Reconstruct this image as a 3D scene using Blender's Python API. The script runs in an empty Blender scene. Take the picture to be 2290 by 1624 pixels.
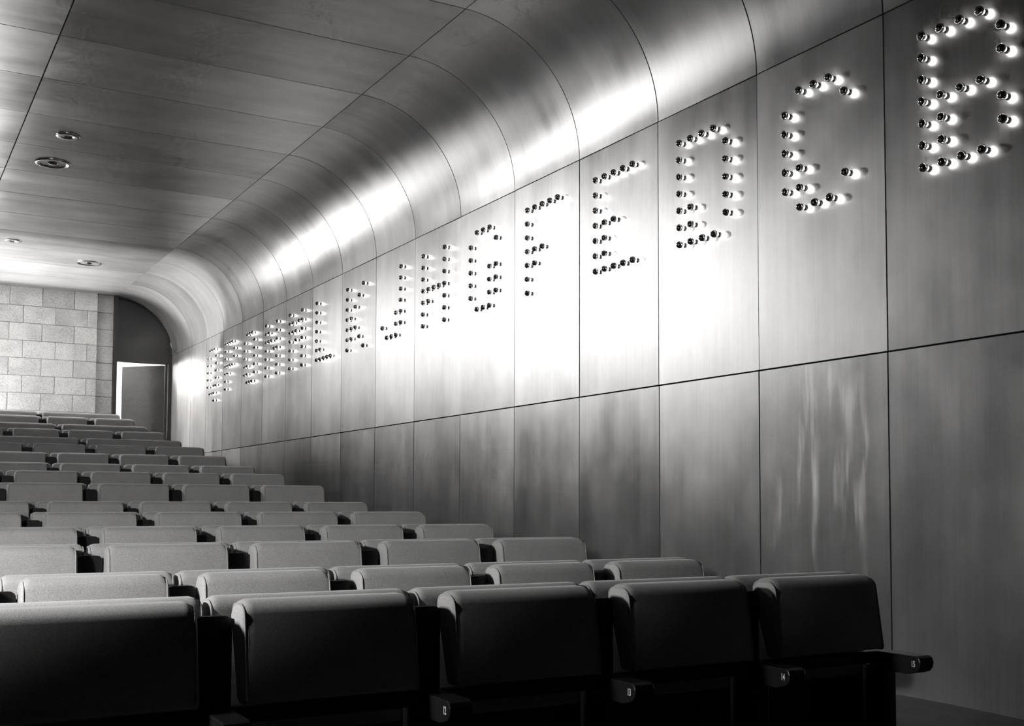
import bpy, bmesh, math, random
from mathutils import Vector, Matrix

random.seed(7)
SC = bpy.context.scene
COL = SC.collection

# ------------------------------------------------------------------ camera
cd = bpy.data.cameras.new('camera')
cam = bpy.data.objects.new('camera', cd)
COL.objects.link(cam)
SC.camera = cam
cd.sensor_fit = 'HORIZONTAL'
cd.sensor_width = 36.0
cd.lens = 2541.88 / 2290.0 * 36.0
cd.shift_x = -(1192.02 - 1145.0) / 2290.0
cd.shift_y = (989.39 - 812.0) / 2290.0
cd.clip_start = 0.05
cd.clip_end = 100
PITCH, ROLL, YAW = 0.05464519, 0.00239354, -0.52953582
Rm = (Matrix.Rotation(YAW, 3, 'Z') @ Matrix(((1, 0, 0), (0, 0, -1), (0, 1, 0)))
      @ Matrix.Rotation(PITCH, 3, 'X') @ Matrix.Rotation(ROLL, 3, 'Z'))
cam.matrix_world = Matrix.Translation((-4.60896, -4.18515, 0.98683)) @ Rm.to_4x4()

# ------------------------------------------------------------------ world, lamps, exposure
world = bpy.data.worlds.new('world')
SC.world = world
world.use_nodes = True
world.node_tree.nodes['Background'].inputs[0].default_value = (0.5, 0.5, 0.5, 1)
world.node_tree.nodes['Background'].inputs[1].default_value = 0.0

vs = SC.view_settings
vs.view_transform = 'Standard'
vs.look = 'None'
vs.gamma = 1.0
vs.use_curve_mapping = False
vs.exposure = 0.12
SC.cycles.use_denoising = True
SC.cycles.max_bounces = 6
SC.cycles.glossy_bounces = 4
SC.cycles.diffuse_bounces = 3
SC.cycles.use_adaptive_sampling = True
SC.cycles.adaptive_threshold = 0.10
SC.cycles.adaptive_min_samples = 14
SC.cycles.sample_clamp_indirect = 6.0
SC.cycles.caustics_reflective = True


def lamp(name, kind, loc, energy, size=0.08, aim=None, cone=160, blend=0.4):
    ld = bpy.data.lights.new(name, kind)
    ld.energy = energy
    ld.shadow_soft_size = size
    ob = bpy.data.objects.new(name, ld)
    ob.location = loc
    if kind == 'SPOT':
        ld.spot_size = math.radians(cone)
        ld.spot_blend = blend
        ob.rotation_euler = (Vector(aim) - Vector(loc)).to_track_quat('-Z', 'Y').to_euler()
    COL.objects.link(ob)
    return ob


# flood lamp standing in front of the first row, left of the frame
lamp('flood_lamp_seats', 'SPOT', (-5.9, -0.93, 1.60), 440, 0.10, (-3.9, 1.9, 0.0), 140, 0.6)
# flood lamp high up left of the frame, turned towards the wall with the letters
lamp('flood_lamp_wall', 'SPOT', (-5.62, 9.6, 4.28), 500, 0.30, (0.0, 3.6, 0.9), 62, 0.6)
# lamps behind the back row: one on the floor, one on a stand just below the backrests
lamp('floor_lamp_rear', 'SPOT', (-5.1, 14.58, 1.74), 3000, 0.05, (-3.2, 12.9, 4.56), 96, 0.2)
lamp('stand_lamp_rear', 'SPOT', (-3.9, 15.16, 2.245), 250, 0.04, (0.0, 9.6, 3.4), 128, 0.3)
lamp('stand_lamp_rear_spill', 'POINT', (-3.9, 15.20, 2.245), 190, 0.05)
# added spot over the rear rows, out of view, to rim-light the seat tops
lamp('rear_rim_light', 'SPOT', (-5.2, 15.75, 4.50), 420, 0.10, (-3.8, 11.2, 1.0), 74, 0.5)
# corridor ceiling lamp behind the open door
lamp('corridor_lamp', 'POINT', (-1.5, 17.6, 3.5), 120, 0.15)

# ------------------------------------------------------------------ room measures (metres)
ZU, ZL, ZC = 3.61, 1.794, 4.565           # upper joint, lower joint, ceiling
CA, CB = 0.9747, 0.9550                   # cove half axes
PW = 2.465                                # ceiling panel length
YB = 16.43                                # door wall
YBLK = 16.18                              # block wall face
WID = 11.81
GAP = 0.010
ZROW = [0.0, .015, .084, .140, .209, .275, .414, .531, .630, .766, .902, 1.024, 1.18, 1.311, 1.479, 1.617]
NROW = 16


# ------------------------------------------------------------------ material helpers
def new_mat(name):
    m = bpy.data.materials.new(name)
    m.use_nodes = True
    nt = m.node_tree
    return m, nt, nt.nodes['Principled BSDF']


def nd(nt, t, **kw):
    n = nt.nodes.new(t)
    for k, v in kw.items():
        setattr(n, k, v)
    return n


def g(v):
    return (v, v * 0.985, v * 0.972, 1)


def simple(name, v, rough=0.6, metal=0.0, spec=0.5, emit=0.0):
    m, nt, b = new_mat(name)
    b.inputs['Base Color'].default_value = g(v)
    b.inputs['Roughness'].default_value = rough
    b.inputs['Metallic'].default_value = metal
    b.inputs['Specular IOR Level'].default_value = spec
    if emit:
        b.inputs['Emission Color'].default_value = (1, 0.985, 0.97, 1)
        b.inputs['Emission Strength'].default_value = emit
    return m


def ramp(nt, src, p0, v0, p1, v1):
    mr = nd(nt, 'ShaderNodeMapRange')
    mr.inputs['From Min'].default_value = p0
    mr.inputs['From Max'].default_value = p1
    mr.inputs['To Min'].default_value = v0
    mr.inputs['To Max'].default_value = v1
    nt.links.new(src, mr.inputs['Value'])
    return mr.outputs['Result']


def mth(nt, op, a, b=None, c=None):
    n = nd(nt, 'ShaderNodeMath', operation=op)
    for i, x in enumerate((a, b, c)):
        if x is None:
            continue
        if isinstance(x, (int, float)):
            n.inputs[i].default_value = x
        else:
            nt.links.new(x, n.inputs[i])
    return n.outputs[0]


def noise4(nt, vec, w, sx, sy, scale, detail=3.0, rough=0.55):
    mp = nd(nt, 'ShaderNodeMapping')
    mp.inputs['Scale'].default_value = (sx, sy, 1)
    nt.links.new(vec, mp.inputs['Vector'])
    n = nd(nt, 'ShaderNodeTexNoise', noise_dimensions='4D')
    n.inputs['Scale'].default_value = scale
    n.inputs['Detail'].default_value = detail
    n.inputs['Roughness'].default_value = rough
    nt.links.new(mp.outputs[0], n.inputs['Vector'])
    if w is not None:
        nt.links.new(w, n.inputs['W'])
    return n.outputs['Fac']


def metal_mat(name, base=0.50, stain=0.0, rough=0.385, metal=0.76):
    """Brushed aluminium sheet: u runs across the grain, v along it."""
    m, nt, b = new_mat(name)
    uv = nd(nt, 'ShaderNodeUVMap', uv_map='UVMap')
    oi = nd(nt, 'ShaderNodeObjectInfo')
    w = mth(nt, 'MULTIPLY', oi.outputs['Random'], 37.0)
    vec = uv.outputs[0]
    wide = noise4(nt, vec, w, 5.0, 0.35, 1.0, 3.0)          # broad streaks along the grain
    fine = noise4(nt, vec, w, 60.0, 1.2, 1.0, 4.0, 0.7)      # fine brush lines
    clo = noise4(nt, vec, w, 1.1, 0.8, 1.3, 4.0, 0.6)       # cloudy handling marks
    speck = noise4(nt, vec, w, 1, 1, 220.0, 2.0, 0.8)
    v = ramp(nt, wide, 0.25, -0.06, 0.75, 0.06)
    v = mth(nt, 'ADD', v, ramp(nt, fine, 0.25, -0.035, 0.75, 0.035))
    v = mth(nt, 'ADD', v, ramp(nt, clo, 0.25, -0.12, 0.75, 0.12))
    v = mth(nt, 'ADD', v, ramp(nt, speck, 0.2, -0.05, 0.8, 0.05))
    v = mth(nt, 'ADD', v, ramp(nt, oi.outputs['Random'], 0, -0.075, 1, 0.075))
    v = mth(nt, 'ADD', v, base)
    r = mth(nt, 'ADD', ramp(nt, wide, 0.25, -0.015, 0.75, 0.015), rough)
    r = mth(nt, 'ADD', r, ramp(nt, clo, 0.3, -0.03, 0.7, 0.03))
    if stain:
        # pale streaky run marks left by cleaning water
        a = noise4(nt, vec, w, 7.0, 0.9, 1.0, 3.0, 0.6)
        c = noise4(nt, vec, w, 2.2, 1.6, 1.0, 2.0, 0.5)
        mask = mth(nt, 'MULTIPLY', ramp(nt, a, 0.52, 0, 0.68, 1), ramp(nt, c, 0.46, 0, 0.62, 1))
        v = mth(nt, 'ADD', v, mth(nt, 'MULTIPLY', mask, stain))
        r = mth(nt, 'ADD', r, mth(nt, 'MULTIPLY', mask, 0.16))
    comb = nd(nt, 'ShaderNodeCombineColor')
    nt.links.new(v, comb.inputs[0])
    nt.links.new(mth(nt, 'MULTIPLY', v, 0.988), comb.inputs[1])
    nt.links.new(mth(nt, 'MULTIPLY', v, 0.975), comb.inputs[2])
    nt.nodes.remove(b)
    gl = nd(nt, 'ShaderNodeBsdfAnisotropic', distribution='BECKMANN')
    df = nd(nt, 'ShaderNodeBsdfDiffuse')
    mx = nd(nt, 'ShaderNodeMixShader')
    mx.inputs[0].default_value = metal
    nt.links.new(comb.outputs[0], gl.inputs['Color'])
    nt.links.new(comb.outputs[0], df.inputs['Color'])
    nt.links.new(r, gl.inputs['Roughness'])
    nt.links.new(df.outputs[0], mx.inputs[1])
    nt.links.new(gl.outputs[0], mx.inputs[2])
    nt.links.new(mx.outputs[0], nt.nodes['Material Output'].inputs['Surface'])
    bp = nd(nt, 'ShaderNodeBump')
    bp.inputs['Strength'].default_value = 0.25
    bp.inputs['Distance'].default_value = 0.004
    nt.links.new(clo, bp.inputs['Height'])
    nt.links.new(bp.outputs[0], gl.inputs['Normal'])
    return m


def fabric_mat(name, val):
    m, nt, b = new_mat(name)
    tc = nd(nt, 'ShaderNodeTexCoord')
    oi = nd(nt, 'ShaderNodeObjectInfo')
    n1 = nd(nt, 'ShaderNodeTexNoise')
    n1.inputs['Scale'].default_value = 560
    n1.inputs['Detail'].default_value = 3
    nt.links.new(tc.outputs['Object'], n1.inputs['Vector'])
    n2 = nd(nt, 'ShaderNodeTexNoise')
    n2.inputs['Scale'].default_value = 5
    nt.links.new(tc.outputs['Object'], n2.inputs['Vector'])
    v = mth(nt, 'ADD', ramp(nt, n1.outputs['Fac'], 0.25, -0.55 * val, 0.75, 0.55 * val), val)
    v = mth(nt, 'ADD', v, ramp(nt, n2.outputs['Fac'], 0.3, -0.08 * val, 0.7, 0.08 * val))
    v = mth(nt, 'ADD', v, ramp(nt, oi.outputs['Random'], 0, -0.06 * val, 1, 0.06 * val))
    comb = nd(nt, 'ShaderNodeCombineColor')
    nt.links.new(v, comb.inputs[0])
    nt.links.new(mth(nt, 'MULTIPLY', v, 0.985), comb.inputs[1])
    nt.links.new(mth(nt, 'MULTIPLY', v, 0.97), comb.inputs[2])
    nt.links.new(comb.outputs[0], b.inputs['Base Color'])
    b.inputs['Roughness'].default_value = 0.95
    b.inputs['Specular IOR Level'].default_value = 0.1
    b.inputs['Sheen Weight'].default_value = 0.25
    b.inputs['Sheen Roughness'].default_value = 0.5
    bp = nd(nt, 'ShaderNodeBump')
    bp.inputs['Strength'].default_value = 0.3
    bp.inputs['Distance'].default_value = 0.0008
    nt.links.new(n1.outputs['Fac'], bp.inputs['Height'])
    nt.links.new(bp.outputs[0], b.inputs['Normal'])
    return m


def concrete_mat(name):
    m, nt, b = new_mat(name)
    tc = nd(nt, 'ShaderNodeTexCoord')
    oi = nd(nt, 'ShaderNodeObjectInfo')
    add = nd(nt, 'ShaderNodeVectorMath', operation='ADD')
    nt.links.new(tc.outputs['Object'], add.inputs[0])
    sc = mth(nt, 'MULTIPLY', oi.outputs['Random'], 50.0)
    nt.links.new(sc, add.inputs[1])
    n1 = nd(nt, 'ShaderNodeTexNoise')
    n1.inputs['Scale'].default_value = 3.5
    n1.inputs['Detail'].default_value = 6
    nt.links.new(add.outputs[0], n1.inputs['Vector'])
    vo = nd(nt, 'ShaderNodeTexVoronoi')
    vo.inputs['Scale'].default_value = 42
    nt.links.new(add.outputs[0], vo.inputs['Vector'])
    n2 = nd(nt, 'ShaderNodeTexNoise')
    n2.inputs['Scale'].default_value = 60
    n2.inputs['Detail'].default_value = 4
    nt.links.new(add.outputs[0], n2.inputs['Vector'])
    pits = ramp(nt, vo.outputs['Distance'], 0.10, 0.0, 0.22, 1.0)
    v = mth(nt, 'ADD', 0.46, ramp(nt, n1.outputs['Fac'], 0.3, -0.07, 0.7, 0.07))
    v = mth(nt, 'ADD', v, ramp(nt, n2.outputs['Fac'], 0.3, -0.10, 0.7, 0.10))
    v = mth(nt, 'ADD', v, ramp(nt, oi.outputs['Random'], 0, -0.04, 1, 0.04))
    v = mth(nt, 'MULTIPLY', v, ramp(nt, pits, 0, 0.35, 1, 1.0))
    comb = nd(nt, 'ShaderNodeCombineColor')
    for i, k in enumerate((1.0, 0.985, 0.97)):
        nt.links.new(mth(nt, 'MULTIPLY', v, k), comb.inputs[i])
    nt.links.new(comb.outputs[0], b.inputs['Base Color'])
    b.inputs['Roughness'].default_value = 0.95
    bp = nd(nt, 'ShaderNodeBump')
    bp.inputs['Strength'].default_value = 0.6
    bp.inputs['Distance'].default_value = 0.006
    nt.links.new(v, bp.inputs['Height'])
    nt.links.new(bp.outputs[0], b.inputs['Normal'])
    return m


def floor_mat():
    m, nt, b = new_mat('dark_scuffed_floor')
    tc = nd(nt, 'ShaderNodeTexCoord')
    n1 = nd(nt, 'ShaderNodeTexNoise')
    n1.inputs['Scale'].default_value = 6
    n1.inputs['Detail'].default_value = 6
    nt.links.new(tc.outputs['Object'], n1.inputs['Vector'])
    n2 = nd(nt, 'ShaderNodeTexNoise')
    n2.inputs['Scale'].default_value = 30
    n2.inputs['Detail'].default_value = 5
    nt.links.new(tc.outputs['Object'], n2.inputs['Vector'])
    v = mth(nt, 'ADD', ramp(nt, n1.outputs['Fac'], 0.4, 0.018, 0.75, 0.05), ramp(nt, n2.outputs['Fac'], 0.6, 0, 0.8, 0.05))
    comb = nd(nt, 'ShaderNodeCombineColor')
    for i in range(3):
        nt.links.new(v, comb.inputs[i])
    nt.links.new(comb.outputs[0], b.inputs['Base Color'])
    b.inputs['Roughness'].default_value = 0.55
    return m


M_METAL = metal_mat('brushed_aluminium')
M_STAIN = metal_mat('stained_aluminium', stain=0.42)
M_FAB = fabric_mat('grey_wool', 0.36)
M_PIPE = fabric_mat('grey_piping', 0.33)
M_BLACK = simple('black_lacquer', 0.012, 0.35, 0, 0.4)
M_DARK = simple('dark_void', 0.006, 0.9, 0, 0.1)
M_JOINT = simple('joint_backing', 0.012, 0.9, 0, 0.1)
M_CHROME = simple('silvered_glass', 0.36, 0.07, 1.0)
M_GLOW = simple('lit_bulb_glass', 0.8, 0.4, 0, 0.2, emit=16.0)
M_SOCKET = simple('black_socket', 0.02, 0.4)
M_NUM = simple('white_number_paint', 0.85, 0.6)
M_CONC = concrete_mat('concrete_block')
M_MORTAR = simple('mortar', 0.33, 0.95)
M_FLOOR = floor_mat()
M_DOORM = simple('dark_metal_door', 0.075, 0.36, 0.8)
M_FRAME = simple('dark_door_frame', 0.03, 0.4, 0.3)
M_STEEL = simple('polished_strip', 0.7, 0.2, 1.0)
M_WHITE = simple('white_plaster', 0.85, 0.9)
M_TRIM = simple('satin_ring', 0.5, 0.25, 1.0)
M_MIRROR = simple('mirror_reflector', 0.8, 0.08, 1.0)
M_CURT = simple('stage_curtain', 0.30, 0.95, 0, 0.1)


# ------------------------------------------------------------------ object helpers
def obj(name, me, mat=None, parent=None, loc=(0, 0, 0), rot=(0, 0, 0)):
    if mat is not None and not me.materials:
        me.materials.append(mat)
    o = bpy.data.objects.new(name, me)
    COL.objects.link(o)
    o.location = loc
    o.rotation_euler = rot
    if parent is not None:
        o.parent = parent
    return o


def empty(name, loc=(0, 0, 0)):
    o = bpy.data.objects.new(name, None)
    COL.objects.link(o)
    o.location = loc
    o.empty_display_size = 0.1
    return o


def tag(o, label, cat, group=None):
    o['label'] = label
    o['category'] = cat
    if group:
        o['group'] = group
    return o


def struct(o):
    o['kind'] = 'structure'
    return o


def to_mesh(bm, name, smooth=False):
    me = bpy.data.meshes.new(name)
    bmesh.ops.recalc_face_normals(bm, faces=bm.faces)
    bm.to_mesh(me)
    bm.free()
    if smooth:
        for p in me.polygons:
            p.use_smooth = True
    return me


def add_box(bm, x0, x1, y0, y1, z0, z1):
    v = [bm.verts.new(p) for p in ((x0, y0, z0), (x1, y0, z0), (x1, y1, z0), (x0, y1, z0),
                                   (x0, y0, z1), (x1, y0, z1), (x1, y1, z1), (x0, y1, z1))]
    for f in ((0, 3, 2, 1), (4, 5, 6, 7), (0, 1, 5, 4), (1, 2, 6, 5), (2, 3, 7, 6), (3, 0, 4, 7)):
        bm.faces.new([v[i] for i in f])
    return v


def box_mesh(name, x0, x1, y0, y1, z0, z1, bevel=0.0, segs=2):
    bm = bmesh.new()
    add_box(bm, x0, x1, y0, y1, z0, z1)
    if bevel:
        bmesh.ops.bevel(bm, geom=list(bm.edges), offset=bevel, segments=segs, affect='EDGES', profile=0.5)
    return to_mesh(bm, name)


def set_uv(me, fn):
    uvl = me.uv_layers.new(name='UVMap')
    for lp in me.loops:
        uvl.data[lp.index].uv = fn(me.vertices[lp.vertex_index].co)


def lathe(bm, prof, n=24, axis='Z'):
    """prof: list of (r, h); revolve about the axis, closed where r == 0."""
    rings = []
    for r, h in prof:
        if r < 1e-6:
            rings.append([bm.verts.new((0, 0, h))])
        else:
            rings.append([bm.verts.new((r * math.cos(2 * math.pi * i / n), r * math.sin(2 * math.pi * i / n), h)) for i in range(n)])
    for a, b in zip(rings, rings[1:]):
        for i in range(n):
            j = (i + 1) % n
            if len(a) == 1 and len(b) == 1:
                continue
            if len(a) == 1:
                bm.faces.new((a[0], b[i], b[j]))
            elif len(b) == 1:
                bm.faces.new((a[i], b[0], a[j]))
            else:
                bm.faces.new((a[i], b[i], b[j], a[j]))


def lathe_mesh(name, prof, n=24, along=None, smooth=True):
    bm = bmesh.new()
    lathe(bm, prof, n)
    if along == '-X':      # local +Z becomes world -X (out of the wall with the letters)
        bmesh.ops.transform(bm, matrix=Matrix.Rotation(-math.pi / 2, 4, 'Y'), verts=bm.verts)
    return to_mesh(bm, name, smooth)


def extrude_profile(name, prof, x0, x1, bevel=0.0, segs=2):
    """prof: list of (y, z) going round; extruded along X."""
    bm = bmesh.new()
    a = [bm.verts.new((x0, y, z)) for y, z in prof]
    b = [bm.verts.new((x1, y, z)) for y, z in prof]
    n = len(prof)
    bm.faces.new(a)
    bm.faces.new(list(reversed(b)))
    for i in range(n):
        bm.faces.new((a[i], a[(i + 1) % n], b[(i + 1) % n], b[i]))
    if bevel:
        es = [e for e in bm.edges if (abs(e.verts[0].co.x - e.verts[1].co.x) < 1e-6)]
        bmesh.ops.bevel(bm, geom=es, offset=bevel, segments=segs, affect='EDGES', profile=0.5)
    return to_mesh(bm, name)


def tube_mesh(name, pts, r, n=6, closed=True):
    bm = bmesh.new()
    m = len(pts)
    rings = []
    for i, p in enumerate(pts):
        a = Vector(pts[(i - 1) % m]) if (closed or i > 0) else Vector(p)
        c = Vector(pts[(i + 1) % m]) if (closed or i < m - 1) else Vector(p)
        t = (c - a).normalized()
        u = t.cross(Vector((0, 1, 0.13))).normalized()
        w = t.cross(u).normalized()
        rings.append([bm.verts.new(Vector(p) + r * (math.cos(2 * math.pi * k / n) * u + math.sin(2 * math.pi * k / n) * w)) for k in range(n)])
    for i in range(m if closed else m - 1):
        a, b = rings[i], rings[(i + 1) % m]
        for k in range(n):
            bm.faces.new((a[k], a[(k + 1) % n], b[(k + 1) % n], b[k]))
    return to_mesh(bm, name, True)


def copy_tree(o, parent=None, memo=None):
    c = o.copy()
    COL.objects.link(c)
    if parent is not None:
        c.parent = parent
    for ch in [x for x in memo[o]]:
        copy_tree(ch, c, memo)
    return c


# ================================================================== THE SETTING
# ---- right wall: dark backing with brushed aluminium panels
K0, K1 = -4, 17
wall_r = struct(obj('wall_right', box_mesh('wall_right', 0.022, 0.12, K0, YB + 0.3, -0.2, ZC + 0.2), M_JOINT))


def wall_panel_mesh(name, z0, z1, w=1.0):
    bm = bmesh.new()
    h = GAP / 2
    add_box(bm, 0.0, 0.018, -w / 2 + h, w / 2 - h, z0 + h, z1 - h)
    me = to_mesh(bm, name)
    set_uv(me, lambda co: (co.y, co.z))
    return me


ME_WU = wall_panel_mesh('wall_panel_upper', ZL, ZU)
ME_WL = wall_panel_mesh('wall_panel_lower', -0.05, ZL)
ME_WLS = wall_panel_mesh('wall_panel_stained', -0.05, ZL)
ME_WU_END = wall_panel_mesh('wall_panel_upper_end', ZL, ZU, 0.40)
ME_WL_END = wall_panel_mesh('wall_panel_lower_end', -0.05, ZL, 0.40)
# small rotations (degrees about the vertical) as the sheets hang slightly out of true
TILT = {0: 0.35, 1: 0.75, 2: -0.5, 3: 0.0, 4: 0.4, 5: 0.7, 6: -0.3, 7: 0.5, 8: -0.3, 9: 0.3}
for k in range(K0, K1):
    y = k + 0.5
    end = k == K1 - 1
    if end:
        y = k + 0.2
    t = math.radians(TILT.get(k, random.uniform(-0.35, 0.35)))
    obj('panel', ME_WU_END if end else ME_WU, M_METAL, wall_r, (0, y, 0), (0, 0, t * 0.5))
    me = ME_WL_END if end else (ME_WLS if k in (0, -3) else ME_WL)
    obj('panel', me, M_STAIN if k in (0, -3) else M_METAL, wall_r, (0, y, 0), (0, 0, math.radians(random.uniform(-.15, .15))))

# ---- cove: quarter-ellipse sheets between wall and ceiling
NA = 28


def cove_pts(off=0.0):
    return [(-CA + (CA + off) * math.cos(math.pi / 2 * i / NA), ZU + (CB + off) * math.sin(math.pi / 2 * i / NA)) for i in range(NA + 1)]


def cove_strip(name, y0, y1, off=0.0, mirror=False):
    bm = bmesh.new()
    P = cove_pts(off)
    if mirror:
        P = [(-WID - x, z) for x, z in P]
    a = [bm.verts.new((x, y0, z)) for x, z in P]
    b = [bm.verts.new((x, y1, z)) for x, z in P]
    for i in range(len(P) - 1):
        bm.faces.new((a[i], a[i + 1], b[i + 1], b[i]))
    me = to_mesh(bm, name, True)
    arc = [0.0]
    for p, q in zip(P, P[1:]):
        arc.append(arc[-1] + math.dist(p, q))
    n = len(P)
    uvl = me.uv_layers.new(name='UVMap')
    for lp in me.loops:
        i = lp.vertex_index
        uvl.data[lp.index].uv = (me.vertices[i].co.y, arc[i % n])
    return me


def cove_panel_mesh(name, w):
    h = GAP / 2
    bm = bmesh.new()
    g0 = 0.0055 / 0.96 * 57.3
    P = []
    for i in range(NA + 1):
        a = math.radians(g0 * 0.5 + (90 - g0) * i / NA)
        P.append((math.cos(a), math.sin(a)))
    fr, bk = [], []
    for y in (-w / 2 + h, w / 2 - h):
        fr.append([bm.verts.new((-CA + CA * c, y, ZU + CB * s)) for c, s in P])
    for y in (-w / 2 + h, w / 2 - h):
        bk.append([bm.verts.new((-CA + (CA + .012) * c, y, ZU + (CB + .012) * s)) for c, s in P])
    n = len(P)
    for L in (fr, bk):
        for i in range(n - 1):
            f = bm.faces.new((L[0][i], L[0][i + 1], L[1][i + 1], L[1][i]))
            f.smooth = True
    for j in (0, 1):
        for i in range(n - 1):
            bm.faces.new((fr[j][i], fr[j][i + 1], bk[j][i + 1], bk[j][i]))
    for i in (0, n - 1):
        bm.faces.new((fr[0][i], fr[1][i], bk[1][i], bk[0][i]))
    order = [v for L in fr + bk for v in L]
    bmesh.ops.recalc_face_normals(bm, faces=bm.faces)
    for e in bm.edges:
        if len(e.link_faces) == 2 and (not e.link_faces[0].smooth or not e.link_faces[1].smooth):
            e.smooth = False
    me = bpy.data.meshes.new(name)
    bm.to_mesh(me)
    bm.free()
    uvl = me.uv_layers.new(name='UVMap')
    for lp in me.loops:
        i = lp.vertex_index
        uvl.data[lp.index].uv = (me.vertices[i].co.y, (i % n) / n * 1.5)
    return me


cove = struct(obj('cove', cove_strip('cove_backing', K0, YB, 0.03), M_JOINT))
ME_CV = cove_panel_mesh('cove_panel', 1.0)
ME_CV_END = cove_panel_mesh('cove_panel_end', 0.40)
for k in range(-2, K1):
    end = k == K1 - 1
    obj('panel', ME_CV_END if end else ME_CV, M_METAL, cove, (0, k + (0.2 if end else 0.5), 0), (0, 0, math.radians(random.uniform(-.12, .12))))

# ---- ceiling: backing slab with metal panels
ceil = struct(obj('ceiling', box_mesh('ceiling', -WID, -CA, K0 - 5, YB + 0.3, ZC + 0.02, ZC + 0.15), M_JOINT))


def ceil_panel_mesh(name, w):
    bm = bmesh.new()
    h = GAP / 2
    add_box(bm, -PW / 2 + h, PW / 2 - h, -w / 2 + h, w / 2 - h, 0, 0.015)
    me = to_mesh(bm, name)
    set_uv(me, lambda co: (co.y, co.x))
    return me


ME_CP = ceil_panel_mesh('ceiling_panel', 1.0)
ME_CPE = ceil_panel_mesh('ceiling_panel_end', 0.2)
for c in range(4):
    for k in range(-2, K1):
        end = k == K1 - 1
        obj('panel', ME_CPE if end else ME_CP, M_METAL, ceil, (-CA - PW * (c + 0.5), k + (0.1 if end else 0.5), ZC), (math.radians(random.uniform(-.1, .1)), 0, 0))

# ---- left wall with its cove (out of the frame, seen only in reflections)
me = box_mesh('wall_left', -WID - 0.12, -WID, K0 - 5, YB + 0.3, -0.2, ZU)
set_uv(me, lambda co: (co.y, co.z))
wall_l = struct(obj('wall_left', me, M_METAL))
obj('cove_lining', cove_strip('cove_lining', K0 - 5, YB, 0.0, True), M_METAL, wall_l)

# ---- front wall behind the camera: curtain, lightened to bounce fill onto the seats
struct(obj('wall_front', box_mesh('wall_front', -WID, 0.12, -9.2, -9.0, -0.2, ZC + 0.2), M_CURT))
me = box_mesh('wall_right_front', 0.0, 0.12, -9.0, K0, -0.2, ZC + 0.2)
set_uv(me, lambda co: (co.y, co.z))
struct(obj('wall_stage', me, M_CURT))

# ---- floor: flat in front, then one step for each row
bm = bmesh.new()
prof = [(-9.0, 0.0), (-1.1, 0.0), (-0.35, ZROW[1])]
for i in range(2, NROW):
    ye = -0.72 + (i - 1)
    prof += [(ye, ZROW[i - 1]), (ye, ZROW[i])]
prof += [(14.35, ZROW[-1]), (14.35, 1.45), (19.0, 1.45), (19.0, -0.3), (-9.0, -0.3)]
floor = struct(obj('floor', extrude_profile('floor', prof, -WID, 0.02), M_FLOOR))

# ---- back wall of concrete blocks
wb = empty('wall_back', (0, 0, 0))
struct(wb)
STEPX = -1.30
obj('mortar_bed', box_mesh('mortar_bed', -WID, STEPX - 0.01, YBLK + 0.012, YBLK + 0.3, 1.2, ZC + 0.02), M_MORTAR, wb)
obj('mortar_bed', box_mesh('mortar_bed', STEPX - 0.01, -1.02, YBLK + 0.112, YBLK + 0.3, 1.2, ZC + 0.02), M_MORTAR, wb)
BH, BL = 0.29, 0.50


def block_mesh(name, l, h=BH):
    bm = bmesh.new()
    add_box(bm, -l / 2 + .0035, l / 2 - .0035, 0, 0.1, .0035, h - .0035)
    bmesh.ops.bevel(bm, geom=list(bm.edges), offset=0.006, segments=1, affect='EDGES')
    return to_mesh(bm, name)


BM = {}


def block(l, x, y, z, h=BH):
    key = (round(l, 3), round(h, 3))
    if key not in BM:
        BM[key] = block_mesh('block', l, h)
    obj('block', BM[key], M_CONC, wb, (x, y + random.uniform(-.004, .004), z), (0, 0, math.radians(random.uniform(-.3, .3))))


for c in range(10):
    z0 = 4.258 - BH * c
    h = (ZC - z0 + 0.012) if c == 0 else BH
    xr = STEPX
    l = (1.67 - 1.30) if c % 2 == 0 else (1.46 - 1.30)
    while xr > -5.2:
        block(l, xr - l / 2, YBLK, z0, h)
        xr -= l
        l = BL
    block(-1.02 - STEPX, (STEPX - 1.02) / 2, YBLK + 0.10, z0, h)

# ---- doorway in the corner: dark portal, panel over the door, open leaf, bright corridor
door = empty('door_1', (0, 0, 0))
struct(door)
bm = bmesh.new()
zf = 1.45
# panel over the door, cut to the curve of the cove
ZLIN = 3.455
pts = [(-0.97, ZLIN), (-0.055, ZLIN), (-0.03, ZU)]
for i in range(1, NA):
    a = math.pi / 2 * i / NA
    pts.append((-CA + (CA - 0.03) * math.cos(a), ZU + (CB - 0.02) * math.sin(a)))
pts.append((-0.97, ZU + CB - 0.02))


def plate_xz(name, pts, y0, y1):
    bm = bmesh.new()
    a = [bm.verts.new((x, y0, z)) for x, z in pts]
    b = [bm.verts.new((x, y1, z)) for x, z in pts]
    bm.faces.new(a)
    bm.faces.new(list(reversed(b)))
    n = len(pts)
    for i in range(n):
        bm.faces.new((a[i], a[(i + 1) % n], b[(i + 1) % n], b[i]))
    return to_mesh(bm, name)


bm.free()
me = plate_xz('overdoor_panel', pts, YB, YB + 0.03)
obj('overdoor_panel', me, M_DOORM, door)
obj('jamb', box_mesh('jamb', -1.02, -0.965, YBLK + 0.02, YB + 0.12, zf, ZC + 0.02), M_FRAME, door)
obj('jamb', box_mesh('jamb', -0.055, -0.005, YB - 0.03, YB + 0.12, zf, ZU + 0.12), M_FRAME, door)
obj('frame_strip', box_mesh('frame_strip', -0.068, -0.057, YB - 0.01, YB + 0.03, zf, ZLIN), M_STEEL, door)
obj('door_head', box_mesh('door_head', -0.965, -0.055, YB + 0.035, YB + 0.10, ZLIN, ZLIN + 0.10), M_FRAME, door)
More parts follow.
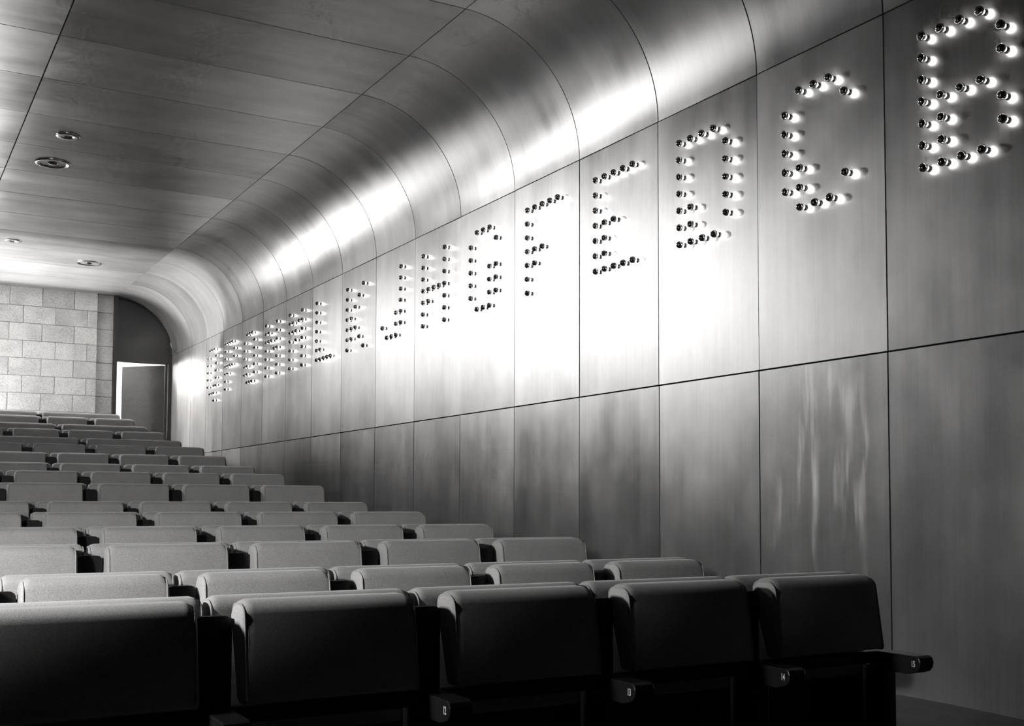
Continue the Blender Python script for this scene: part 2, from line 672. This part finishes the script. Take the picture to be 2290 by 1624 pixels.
# arch edging where the cove ends
P0 = cove_pts(-0.002)
bm = bmesh.new()
rows_ = []
for x, z in P0:
    cxn, czn = (x + CA), (z - ZU)
    L = math.hypot(cxn, czn)
    rows_.append((bm.verts.new((x, YB - 0.02, z)), bm.verts.new((x - cxn / L * 0.028, YB - 0.02, z - czn / L * 0.028)),
                  bm.verts.new((x - cxn / L * 0.028, YB + 0.02, z - czn / L * 0.028)), bm.verts.new((x, YB + 0.02, z))))
for a, b in zip(rows_, rows_[1:]):
    for i in range(4):
        bm.faces.new((a[i], a[(i + 1) % 4], b[(i + 1) % 4], b[i]))
obj('arch_edge', to_mesh(bm, 'arch_edge'), M_FRAME, door)
leaf = obj('door_leaf', box_mesh('door_leaf', -0.90, 0.02, 0.0, 0.045, zf + 0.01, ZLIN - 0.012, 0.003, 1), M_DOORM, door,
           (-0.085, YB + 0.06, 0), (0, 0, math.radians(-46)))
obj('hinge_stile', box_mesh('hinge_stile', -0.10, -0.005, YB + 0.035, YB + 0.075, zf, ZLIN), M_FRAME, door)
obj('kick_plate', box_mesh('kick_plate', -0.87, -0.03, -0.004, 0.0, zf + 0.04, zf + 0.30), M_STEEL, leaf)
# the corridor behind
cor = empty('wall_corridor', (0, 0, 0))
struct(cor)
obj('corridor_wall', box_mesh('corridor_wall', -4.0, 1.2, 18.5, 18.6, 1.4, 4.3), M_WHITE, cor)
obj('corridor_wall', box_mesh('corridor_wall', 0.02, 0.1, YB + 0.13, 18.5, 1.4, 4.3), M_WHITE, cor)
obj('corridor_wall', box_mesh('corridor_wall', -4.1, -4.0, YBLK + 0.31, 18.5, 1.4, 4.3), M_WHITE, cor)
obj('corridor_ceiling', box_mesh('corridor_ceiling', -4.0, 1.2, YBLK + 0.31, 18.6, 3.85, 3.95), M_WHITE, cor)
obj('corridor_lining', box_mesh('corridor_lining', -4.0, -1.02, YBLK + 0.31, YBLK + 0.33, 1.4, 3.85), M_WHITE, cor)

# ================================================================== BULB LETTERS
rows7 = {
    'B': ["XXXX.", "X...X", "X...X", "XXXX.", "XX..X", "XX..X", "XXXX."],
    'C': [".XXX.", "X...X", "X....", "X....", "XX...", "XX..X", ".XXX."],
    'D': ["XXXX.", "X...X", "X...X", "X...X", "XX..X", "XX..X", "XXXX."],
    'E': ["XXXXX", "X....", "X....", "XXX..", "XX...", "XX...", "XXXXX"],
    'F': ["XXXXX", "X....", "X....", "XXX..", "XX...", "X....", "X...."],
    'G': [".XXX.", "X...X", "X....", "X..XX", "X..XX", "X..XX", ".XXX."],
    'H': ["X...X", "X...X", "X...X", "XXXXX", "XX..X", "X...X", "X...X"],
    'J': ["....X", "....X", "....X", "....X", "...XX", "X..XX", ".XXX."],
    'K': ["X...X", "X..X.", "X.X..", "XX...", "XXX..", "XX.X.", "X...X"],
    'L': ["X....", "X....", "X....", "X....", "X....", "XX...", "XXXXX"],
    'M': ["X...X", "XX.XX", "XXX.X", "X.X.X", "X...X", "X...X", "X...X"],
    'N': ["X...X", "XX..X", "XXX.X", "X..XX", "X...X", "X...X", "X...X"],
    'O': [".XXX.", "X...X", "X...X", "X...X", "XX..X", "XX..X", ".XXX."],
    'P': ["XXXX.", "X...X", "X...X", "XXXX.", "XX...", "X....", "X...."],
    'Q': [".XXX.", "X...X", "X...X", "X...X", "X...X", "X..XX", ".XXX.", "...X."],
}
RB = 0.0235
HB = 0.046          # bulb centre off the wall
front = [(RB * math.sin(math.radians(a)), HB + RB * math.cos(math.radians(a))) for a in range(0, 131, 7)]
ME_BULB = lathe_mesh('bulb', front, 20, '-X')
ME_BULB.materials.append(M_CHROME)
a0 = math.radians(126)
rear = [(RB * math.sin(a0) * 0.995, HB + RB * math.cos(a0)), (0.0165, HB - 0.0175), (0.0125, HB - 0.0225), (0.0105, HB - 0.028), (0.0105, HB - 0.034)]
ME_NECK = lathe_mesh('glass_neck', rear, 12, '-X')
ME_NECK.materials.append(M_GLOW)
ME_SOCK = lathe_mesh('socket', [(0.0, 0.016), (0.0120, 0.016), (0.0130, 0.014), (0.0130, 0.005), (0.0165, 0.003), (0.0165, 0.0)], 14, '-X', False)
ME_SOCK.materials.append(M_SOCKET)
order = 'BCDEFGHJKLMNOPQ'
COLP, ROWP = 0.1166, 0.1130
for n, ch in enumerate(order):
    k = n - 1
    root = empty('bulb_letter', (0, k + 0.5, 3.0))
    tag(root, 'letter %s spelled in silvered bulbs on the brushed metal wall' % ch, 'letter sign', 'bulb letters marking the rows')
    yl = k + 0.7086          # left column as seen from the seats
    zt = ZU - 0.2377
    for r, row in enumerate(rows7[ch]):
        for c, x in enumerate(row):
            if x != 'X':
                continue
            b = obj('bulb', ME_BULB, None, root, (0, yl - c * COLP - (k + 0.5), zt - r * ROWP - 3.0), (random.uniform(-.4, .4), 0, 0))
            obj('glass_neck', ME_NECK, None, b)
            obj('socket', ME_SOCK, None, b)

# ================================================================== CEILING FIXTURES
def small_downlight(loc, label):
    t = empty('ceiling_downlight', loc)
    tag(t, label, 'downlight', 'small eyeball downlights')
    obj('trim_ring', lathe_mesh('trim_ring', [(0.112, 0.0), (0.112, -0.006), (0.106, -0.011), (0.075, -0.013), (0.045, -0.008), (0.036, 0.0)], 32), M_TRIM, t)
    obj('aperture', lathe_mesh('aperture', [(0.036, 0.0), (0.034, 0.012), (0.0, 0.013)], 24), M_DARK, t)
    return t


def big_downlight(loc, label, lit=False):
    t = empty('ceiling_downlight', loc)
    tag(t, label, 'downlight')
    obj('trim_ring', lathe_mesh('trim_ring', [(0.178, 0.0), (0.178, -0.006), (0.172, -0.012), (0.150, -0.012), (0.138, -0.004)], 36), M_TRIM, t)
    obj('reflector', lathe_mesh('reflector', [(0.140, -0.004), (0.125, 0.004), (0.09, 0.010), (0.03, 0.0135), (0.0, 0.0138)], 36), M_MIRROR, t)
    bl = obj('lamp_glass', lathe_mesh('lamp_glass', [(0.0, -0.020), (0.03, -0.016), (0.048, -0.006), (0.055, 0.006), (0.05, 0.011)], 20), M_CHROME, t)
    obj('lamp_collar', lathe_mesh('lamp_collar', [(0.058, 0.0), (0.062, 0.004), (0.060, 0.011)], 20), M_SOCKET, bl)
    return t


small_downlight((-3.02, 7.52, ZC - 0.001), 'small unlit downlight with dark centre hole beside the larger mirrored downlight')
small_downlight((-2.99, 12.63, ZC - 0.001), 'small dark downlight at the bright rear end of the ceiling')
big_downlight((-3.02, 8.55, ZC - 0.001), 'large round mirrored downlight in the brushed metal ceiling')
big_downlight((-1.86, 13.63, ZC - 0.001), 'mirrored downlight glinting near the concrete block wall')

# ================================================================== SEATS
def round_poly(corners, n=5):
    """corners: (y, z, radius) going round; returns the polygon with rounded corners."""
    out = []
    m = len(corners)
    for i, (y, z, r) in enumerate(corners):
        p = Vector((y, z))
        a = Vector(corners[i - 1][:2]) - p
        b = Vector(corners[(i + 1) % m][:2]) - p
        a.normalize()
        b.normalize()
        half = math.acos(max(-1, min(1, a.dot(b)))) / 2
        d = r / math.tan(half)
        p0, p1 = p + a * d, p + b * d
        c = p + (a + b).normalized() * (r / math.sin(half))
        v0, v1 = p0 - c, p1 - c
        a0_, a1_ = math.atan2(v0.y, v0.x), math.atan2(v1.y, v1.x)
        da = (a1_ - a0_ + math.pi) % (2 * math.pi) - math.pi
        for k in range(n + 1):
            t = a0_ + da * k / n
            out.append((c.x + r * math.cos(t), c.y + r * math.sin(t)))
    return out


def top_drop(x, w, rc):
    e = abs(x) - (w / 2 - rc)
    if e <= 0:
        return 0.0
    e = min(e, rc * 0.985)
    return rc - math.sqrt(rc * rc - e * e)


def cushion(name, w, corners, rc, re=0.012):
    """Upholstered slab swept along X: rounded side profile, rounded upper corners, softened rims."""
    prof = round_poly(corners)
    z0 = min(p[1] for p in prof)
    z1 = max(p[1] for p in prof)
    cy = sum(p[0] for p in prof) / len(prof)
    xs = []
    for k in range(5):                      # rim
        a = math.pi / 2 * k / 4
        xs.append((w / 2 - re + re * math.cos(a), re * (1 - math.sin(a))))
    for k in range(1, 6):                   # upper corner
        xs.append((w / 2 - re - (rc - re) * k / 5, 0.0))
    xs.append((w / 4, 0.0))
    secs = [(-x, i) for x, i in xs] + [(0.0, 0.0)] + [(x, i) for x, i in reversed(xs)]
    bm = bmesh.new()
    rings = []
    n = len(prof)
    for x, ins in secs:
        dz = top_drop(x, w, rc)
        ring_ = []
        for i, (y, z) in enumerate(prof):
            ya, za = prof[i - 1]
            yb, zb = prof[(i + 1) % n]
            t = Vector((yb - ya, zb - za))
            t.normalize()
            nrm = Vector((t.y, -t.x))
            if nrm.dot(Vector((y - cy, z - (z0 + z1) / 2))) < 0:
                nrm = -nrm
            yy, zz = y - nrm.x * ins, z - nrm.y * ins
            zz = z0 + (zz - z0) * (1 - dz / (z1 - z0) * max(0.0, (zz - z0) / (z1 - z0)) ** 3)
            # a shallow crown across the width
            bulge = 0.006 * (1 - (2 * x / w) ** 2)
            if abs(nrm.x) > 0.7:
                yy += math.copysign(bulge, nrm.x)
            ring_.append(bm.verts.new((x, yy, zz)))
        rings.append(ring_)
    for a, b in zip(rings, rings[1:]):
        for i in range(n):
            bm.faces.new((a[i], a[(i + 1) % n], b[(i + 1) % n], b[i]))
    bm.faces.new(rings[0])
    bm.faces.new(list(reversed(rings[-1])))
    return to_mesh(bm, name, True)


def piping_mesh(name, w, corners, rc, x, out=0.0008, r=0.0032):
    """Cord sewn along the side edge of a cushion, from the bottom front over the top to the back."""
    prof = round_poly(corners, 6)
    z0 = min(p[1] for p in prof)
    z1 = max(p[1] for p in prof)
    dz = top_drop(x, w, rc)
    pts = [(x, y, z0 + (z - z0) * (1 - dz / (z1 - z0) * max(0.0, (z - z0) / (z1 - z0)) ** 3)) for y, z in prof]
    return pts


def piping_cord(name, w, corners, rc, side):
    bm = bmesh.new()
    for sgn in (side,):
        pts = piping_mesh(name, w, corners, rc, sgn * (w / 2 - 0.0085))
        m, n, r = len(pts), 5, 0.0034
        rings = []
        for i, p in enumerate(pts):
            t = (Vector(pts[(i + 1) % m]) - Vector(pts[i - 1])).normalized()
            u = Vector((1, 0, 0))
            w_ = t.cross(u).normalized()
            rings.append([bm.verts.new(Vector(p) + r * (math.cos(2 * math.pi * k / n) * u + math.sin(2 * math.pi * k / n) * w_)) for k in range(n)])
        for i in range(m):
            a, b = rings[i], rings[(i + 1) % m]
            for k in range(n):
                bm.faces.new((a[k], a[(k + 1) % n], b[(k + 1) % n], b[k]))
    return to_mesh(bm, name, True)


ARM_W = 0.074


def arm_profile():
    zt = 0.438
    p = [(0.0, zt), (-0.228, zt), (-0.241, zt - 0.006), (-0.247, zt - 0.020), (-0.244, zt - 0.040), (-0.231, zt - 0.056),
         (-0.205, zt - 0.065), (-0.18, zt - 0.069), (0.0, zt - 0.069)]
    return p


MEMO = {}


def part(name, me, mat, parent, loc=(0, 0, 0)):
    o = obj(name, me, mat, parent, loc)
    MEMO[o] = []
    MEMO[parent].append(o)
    return o


def make_seat(pitch, padw, name='tip_up_seat'):
    """Origin on the step under the front edge of the folded seat; faces -Y."""
    root = empty(name)
    MEMO[root] = []
    bw = pitch - 0.010
    bc = [(0.105, 0.335, 0.012), (0.135, 0.727, 0.040), (0.232, 0.727, 0.030), (0.205, 0.335, 0.012)]
    back = part('backrest', cushion('backrest', bw, bc, 0.035), M_FAB, root)
    for sd in (-1, 1):
        part('piping', piping_cord('piping', bw, bc, 0.035, sd), M_PIPE, back)
    pc = [(-0.045, 0.452, 0.012), (-0.004, 0.725, 0.044), (0.116, 0.725, 0.030), (0.030, 0.452, 0.012)]
    pad = part('seat_pad', cushion('seat_pad', padw, pc, 0.036), M_FAB, root)
    for sd in (-1, 1):
        part('piping', piping_cord('piping', padw, pc, 0.036, sd), M_PIPE, pad)
    ax = pitch / 2
    part('armrest', extrude_profile('armrest', [(y + 0.058, z) for y, z in arm_profile()], ax - ARM_W / 2, ax + ARM_W / 2, 0.004, 2), M_BLACK, root)
    part('side_panel', box_mesh('side_panel', ax - 0.026, ax + 0.026, -0.02, 0.055, 0.0, 0.376, 0.006, 2), M_BLACK, root)
    gp = (pitch - padw) / 2 - 0.006
    tp = [(-gp, 0.004), (gp, 0.004)] + [(gp - 0.02 + 0.02 * math.cos(a), 0.660 + 0.02 * math.sin(a)) for a in (0, 0.4, 0.8, 1.2, 1.57)] \
        + [(-gp + 0.02 + 0.02 * math.cos(a), 0.660 + 0.02 * math.sin(a)) for a in (1.57, 1.95, 2.35, 2.75, 3.1416)]
    part('standard', plate_xz('standard', [(ax + x, z) for x, z in tp], 0.062, 0.098), M_BLACK, root)
    part('hinge_bar', box_mesh('hinge_bar', -pitch / 2 + 0.04, pitch / 2 - 0.030, 0.00, 0.04, 0.395, 0.440, 0.008, 2), M_BLACK, root)
    part('back_shell', box_mesh('back_shell', -pitch / 2 + 0.001, pitch / 2 - 0.001, 0.214, 0.232, 0.004, 0.60, 0.004, 1), M_BLACK, root)
    return root


proto = {'even': (make_seat(0.631, 0.515), 0.631, -1.577), 'odd': (make_seat(0.589, 0.475), 0.589, -1.574),
         'double': (make_seat(1.168, 1.07), 1.168, -1.870)}
used = set()
INNER = {}
ORD = ['front', 'second', 'third', 'fourth', 'fifth', 'sixth', 'seventh', 'eighth', 'ninth', 'tenth', 'eleventh', 'twelfth', 'thirteenth', 'fourteenth', 'fifteenth', 'back']
POS = ['nearest the wall aisle', 'second from the wall aisle', 'third from the wall aisle', 'fourth from the wall aisle', 'fifth from the wall aisle', 'sixth from the wall aisle', 'seventh from the wall aisle']


def number_mesh(txt):
    cu = bpy.data.curves.new('number', 'FONT')
    cu.body = txt
    cu.size = 0.031
    cu.align_x = 'CENTER'
    cu.align_y = 'CENTER'
    cu.extrude = 0.0004
    cu.offset = 0.0007
    o = bpy.data.objects.new('number_tmp', cu)
    COL.objects.link(o)
    dg = bpy.context.evaluated_depsgraph_get()
    me = bpy.data.meshes.new_from_object(o.evaluated_get(dg))
    bpy.data.objects.remove(o)
    for v in me.vertices:
        v.co.x *= 0.62
    me.materials.clear()
    me.materials.append(M_NUM)
    return me


for i in range(NROW):
    kind = 'double' if i in (11, 13, 15) else ('odd' if i % 2 and i < 11 else 'even')
    src, pitch, x0 = proto[kind]
    Y = -1.12 + i
    xleft = -6.0 if i == 15 else -4.61 + math.tan(math.radians(5.2)) * (Y + 4.19) - 0.75
    j = 0
    while x0 - j * pitch + pitch / 2 > xleft:
        if kind not in used:
            s = src
            used.add(kind)
        else:
            s = copy_tree(src, None, MEMO)
        s.location = (x0 - j * pitch, Y, ZROW[i])
        lab = '%sgrey wool tip-up seat %s in the %s row' % ('double-width ' if kind == 'double' else '', POS[j], ORD[i])
        tag(s, lab, 'seat', 'rows of folded auditorium seats')
        st = [c for c in s.children if c.name.startswith('standard')][0]
        sp = [c for c in s.children if c.name.startswith('side_panel')][0]
        if kind not in INNER:
            INNER[kind] = (st.data, sp.data)
        st.data, sp.data = INNER[kind]
        if j == 0:
            low = st.data.copy()
            for v in low.vertices:
                if v.co.z > 0.3:
                    v.co.z -= 0.30
                v.co.x = pitch / 2 + (v.co.x - pitch / 2) * 0.5
            st.data = low
            sp.data = box_mesh('end_panel', pitch / 2 - 0.022, pitch / 2 + 0.026, -0.02, 0.235, 0.0, 0.376, 0.006, 2)
            sp.data.materials.append(M_BLACK)
        if i == 0 and j < 5:
            arm = [c for c in (s.children) if c.name.startswith('armrest')][0]
            nm = obj('number', number_mesh(str(15 - j)), None, arm, (pitch / 2 - ARM_W / 2 - 0.0006, -0.157, 0.408))
            nm.matrix_local = Matrix.Translation(nm.location) @ Matrix(((0, 0, -1, 0), (-1, 0, 0, 0), (0, 1, 0, 0), (0, 0, 0, 1)))
            nm['label'] = 'white seat number %d' % (15 - j)
        j += 1
